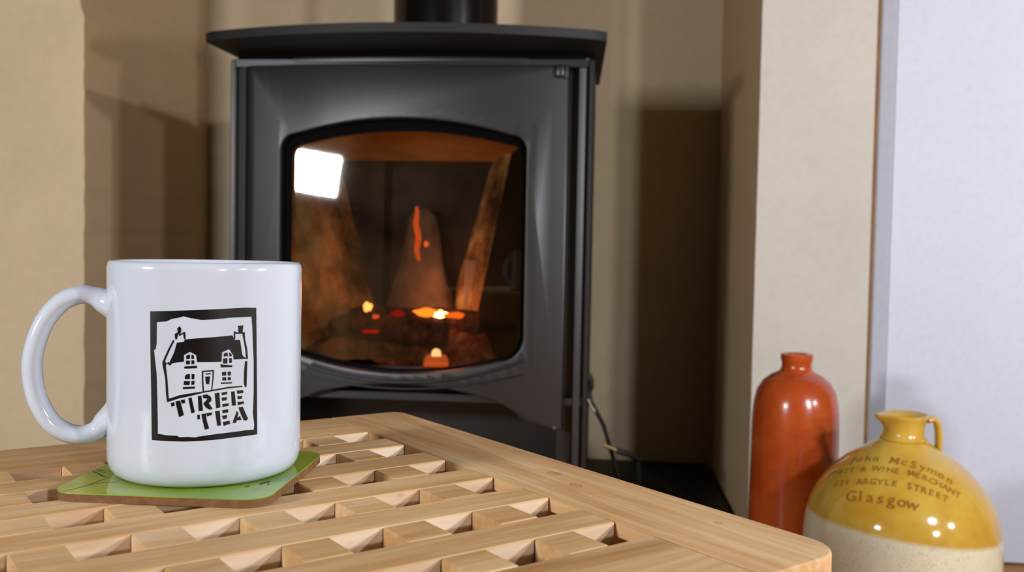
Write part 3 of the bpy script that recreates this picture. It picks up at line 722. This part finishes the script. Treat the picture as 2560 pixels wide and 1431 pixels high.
# printed picture wrapped round the wall
def wrapped(polys):
    bm = bmesh.new()
    for loops in polys:
        ls = [[Vector((p[0], p[1], 0)) for p in l] for l in loops]
        flat = [v for l in ls for v in l]; vv = [bm.verts.new(v) for v in flat]
        for t_ in geometry.tessellate_polygon(ls):
            try: bm.faces.new([vv[i] for i in t_])
            except ValueError: pass
    for k in range(-24, 25):
        bmesh.ops.bisect_plane(bm, geom=list(bm.verts)+list(bm.edges)+list(bm.faces), plane_co=(k, 0, 0), plane_no=(1, 0, 0), dist=1e-5)
    for v in bm.verts:
        ph = PHI0+v.co.x/1000/R; z = v.co.y/1000
        v.co = Vector(((R+.00006)*math.cos(ph), (R+.00006)*math.sin(ph), z-.0001))
    return bm
bm = wrapped([LOGO_FRAME]+[[q] for q in LOGO])
lg = from_bm('printed_picture', bm, M['print'], mug)
lg['label'] = 'black linocut-style print of a cottage with lettering TIREE TEA'

# ------------------------------------------------------------------ stoneware bottle
bo = empty('stoneware_bottle', (.2446, 1.19, FZ)); tag(bo, 'tall orange-brown glazed stoneware bottle against the right pier', 'bottle')
t = NT('orange_glaze'); t.principled(lin((176, 74, 24)), .22, .5, coat=.15)
n = t.noise(14, 4, .6); n2 = t.noise(160, 3)
r = t.ramp(n.outputs[0], [(.3, lin((158, 56, 20))), (.55, lin((180, 76, 28))), (.75, lin((192, 98, 44)))]); t.link(r.outputs[0], t.p.inputs['Base Color'])
t.bump(n.outputs[0], .15, .002); M['orange'] = t.m
bz = .376-FZ
prof = [(.0005, .004), (.040, .004), (.048, 0), (.0525, .004), (.0540, .012), (.0540, .05), (.0530, .15), (.0525, .225), (.0520, .245), (.0505, .262), (.0470, .277), (.0400, .2885), (.0300, .2965), (.0225, .3000), (.0192, .3030), (.0180, .3070), (.0180, .3110), (.0186, .3135), (.0192, .3150), (.0196, .3180), (.0194, .3225), (.0180, bz), (.0140, bz), (.0125, bz-.0003), (.0120, .300), (.0120, .26), (.0005, .258)]
prof = [(r_0, z_0+(DZ if .1 < z_0 < bz-.0005 else 0)) for r_0, z_0 in prof]
lathe('body', prof, M['orange'], bo, seg=96)

# ------------------------------------------------------------------ stoneware flagon
JX, JY = .3310, 1.05
jug = empty('stoneware_flagon', (JX, JY, FZ)); tag(jug, 'squat stoneware flagon, ochre shoulder over cream body, stamped lettering and pouring lip', 'flagon')
t = NT('flagon_glaze'); t.principled(lin((200, 150, 60)), .12, .5, coat=.3)
tc = t.new('ShaderNodeTexCoord'); sx = t.new('ShaderNodeSeparateXYZ'); t.link(tc.outputs['Object'], sx.inputs[0])
ma = t.new('ShaderNodeMath', operation='MULTIPLY_ADD'); t.link(sx.outputs['X'], ma.inputs[0]); ma.inputs[1].default_value = .080; t.link(sx.outputs['Z'], ma.inputs[2])
n = t.noise(8, 3); mb = t.new('ShaderNodeMath', operation='MULTIPLY_ADD'); t.link(n.outputs[0], mb.inputs[0]); mb.inputs[1].default_value = .006; t.link(ma.outputs[0], mb.inputs[2])
mr = t.new('ShaderNodeMapRange'); t.link(mb.outputs[0], mr.inputs[0]); mr.inputs[1].default_value = .1600+DZ; mr.inputs[2].default_value = .1650+DZ
n2 = t.noise(22, 4, .6); oc = t.ramp(n2.outputs[0], [(.3, lin((186, 138, 42))), (.55, lin((200, 160, 62))), (.8, lin((206, 174, 84)))])
n3 = t.noise(500, 2); cr = t.ramp(n3.outputs[0], [(.25, lin((200, 180, 144))), (.5, lin((220, 212, 184)))])
t.link(t.mix(mr.outputs[0], cr.outputs[0], oc.outputs[0]), t.p.inputs['Base Color'])
nb = t.noise(60, 3); t.bump(nb.outputs[0], .12, .001); M['flagon'] = t.m
JP = [(r_0*.963 if r_0 > .04 else r_0*.90, z_0+(DZ if z_0 > .05 else 0)) for r_0, z_0 in [(.0005, .006), (.080, .006), (.090, 0), (.098, .003), (.1030, .012), (.1045, .04), (.1050, .10), (.1050, .134), (.1043, .146), (.1030, .1572), (.1003, .1700), (.0965, .1811), (.0905, .1925), (.0835, .2018), (.0740, .2130), (.0610, .2244), (.0480, .2332), (.0400, .2390), (.0340, .2430), (.0295, .2460), (.0275, .2475)]]
NP = [(r_0*.87, z_0+DZ+.0065) for r_0, z_0 in [(.0275, .2412), (.0282, .2425), (.0270, .2440), (.0248, .2460), (.0243, .2500), (.0248, .2550), (.0262, .2605), (.0285, .2645), (.0300, .2665), (.0300, .2680), (.0285, .2690), (.0240, .2680), (.0175, .2640), (.0120, .2610), (.0095, .2580), (.0085, .235), (.0005, .233)]]
lathe('body', JP+[(.0005, .2475+DZ)], M['flagon'], jug, seg=128)
nk = lathe('neck', NP, M['flagon'], jug, seg=96)
for v in nk.data.vertices:      # pouring lip pulled out to the left, small notch beside it
    x, y, z = v.co
    rr = math.hypot(x, y); a = math.atan2(y, x)
    if z > .2625+DZ and rr > .012:
        wgt = math.exp(-((((a-math.radians(190)+PI) % (2*PI))-PI)/.35)**2)*min(1, (z-.2625-DZ)/.008)
        v.co.x += math.cos(math.radians(190))*.0065*wgt; v.co.y += math.sin(math.radians(190))*.0065*wgt
        v.co.z += .0005*wgt-.0016*math.exp(-((((a-math.radians(150)+PI) % (2*PI))-PI)/.6)**2)*(1 if rr > .02 else 0)
hh = catmull([(a_*.88, b_, c_+DZ+(.0065 if c_ > .235 else 0)) for a_, b_, c_ in [(.0255, -.006, .2640), (.0330, -.004, .2650), (.0385, -.002, .2600), (.0415, .000, .2500), (.0425, .001, .2400), (.0430, .002, .2300)]], 6)
tube('handle', hh, [.0036]*len(hh), M['flagon'], jug, seg=14, nrm=(0, 1, 0), flat=2.0)
# stamped lettering following the shoulder
def jr(z):
    P = JP[5:]
    for (r0, z0), (r1, z1) in zip(P, P[1:]):
        if z0 <= z <= z1: return r0+(r1-r0)*(z-z0)/(z1-z0), (r1-r0)/(z1-z0)
    return (.101, 0) if z < .2 else (.028, -2.0)
M['stamp'] = plain('stamped_brown', (150, 98, 34), .3, .4, var=.2)
def text_mesh(ch, size):
    cu = bpy.data.curves.new('t', 'FONT'); cu.body = ch; cu.size = size; cu.resolution_u = 2; cu.offset = .00012
    o = bpy.data.objects.new('t', cu); COL.objects.link(o)
    dg = bpy.context.evaluated_depsgraph_get(); me = bpy.data.meshes.new_from_object(o.evaluated_get(dg))
    bpy.data.objects.remove(o); bpy.data.curves.remove(cu); return me
bm = bmesh.new()
for (txt, line), hgt, adv in zip(JUG_TEXT, (.0100, .0074, .0074, .0128), (1, 1, 1, 1)):
    L = [(p[0] if p[0] < 0 else p[0]-2*PI, p[1]/1000-FZ) for p in line]
    # arc lengths
    S = [0]
    for (a0, z0), (a1, z1) in zip(L, L[1:]):
        r, dr = jr((z0+z1)/2); S.append(S[-1]+math.hypot((a1-a0)*r, (z1-z0)*math.sqrt(1+dr*dr)))
    tot = S[-1]
    for i, ch in enumerate(txt):
        if ch == ' ': continue
        s = tot*(i+.5)/len(txt)
        k = max(j for j in range(len(S)-1) if S[j] <= s); f = (s-S[k])/(S[k+1]-S[k])
        a = L[k][0]+(L[k+1][0]-L[k][0])*f; z = L[k][1]+(L[k+1][1]-L[k][1])*f
        r, dr = jr(z); ml = math.sqrt(1+dr*dr)
        tx, ty = (L[k+1][0]-L[k][0])*r, (L[k+1][1]-L[k][1])*ml; q = math.hypot(tx, ty); tx /= q; ty /= q
        me = text_mesh(ch, hgt*1.35)
        if not me.vertices: continue
        cx = (min(v.co.x for v in me.vertices)+max(v.co.x for v in me.vertices))/2
        vm = []
        for v in me.vertices:
            dx, dy = v.co.x-cx, v.co.y-hgt*.45
            X = dx*tx-dy*ty; Y = dx*ty+dy*tx
            aa = a+X/r; zz = z+Y/ml; r2, _ = jr(zz)
            n_r, n_z = 1/ml, -dr/ml
            r3 = r2+.0005*n_r
            vm.append(bm.verts.new((r3*math.cos(aa), r3*math.sin(aa), zz+.0005*n_z)))
        for p in me.polygons:
            try: bm.faces.new([vm[q_] for q_ in p.vertices])
            except ValueError: pass
        bpy.data.meshes.remove(me)
st = from_bm('stamped_lettering', bm, M['stamp'], jug); st['label'] = 'brown stamped words ending in Glasgow'
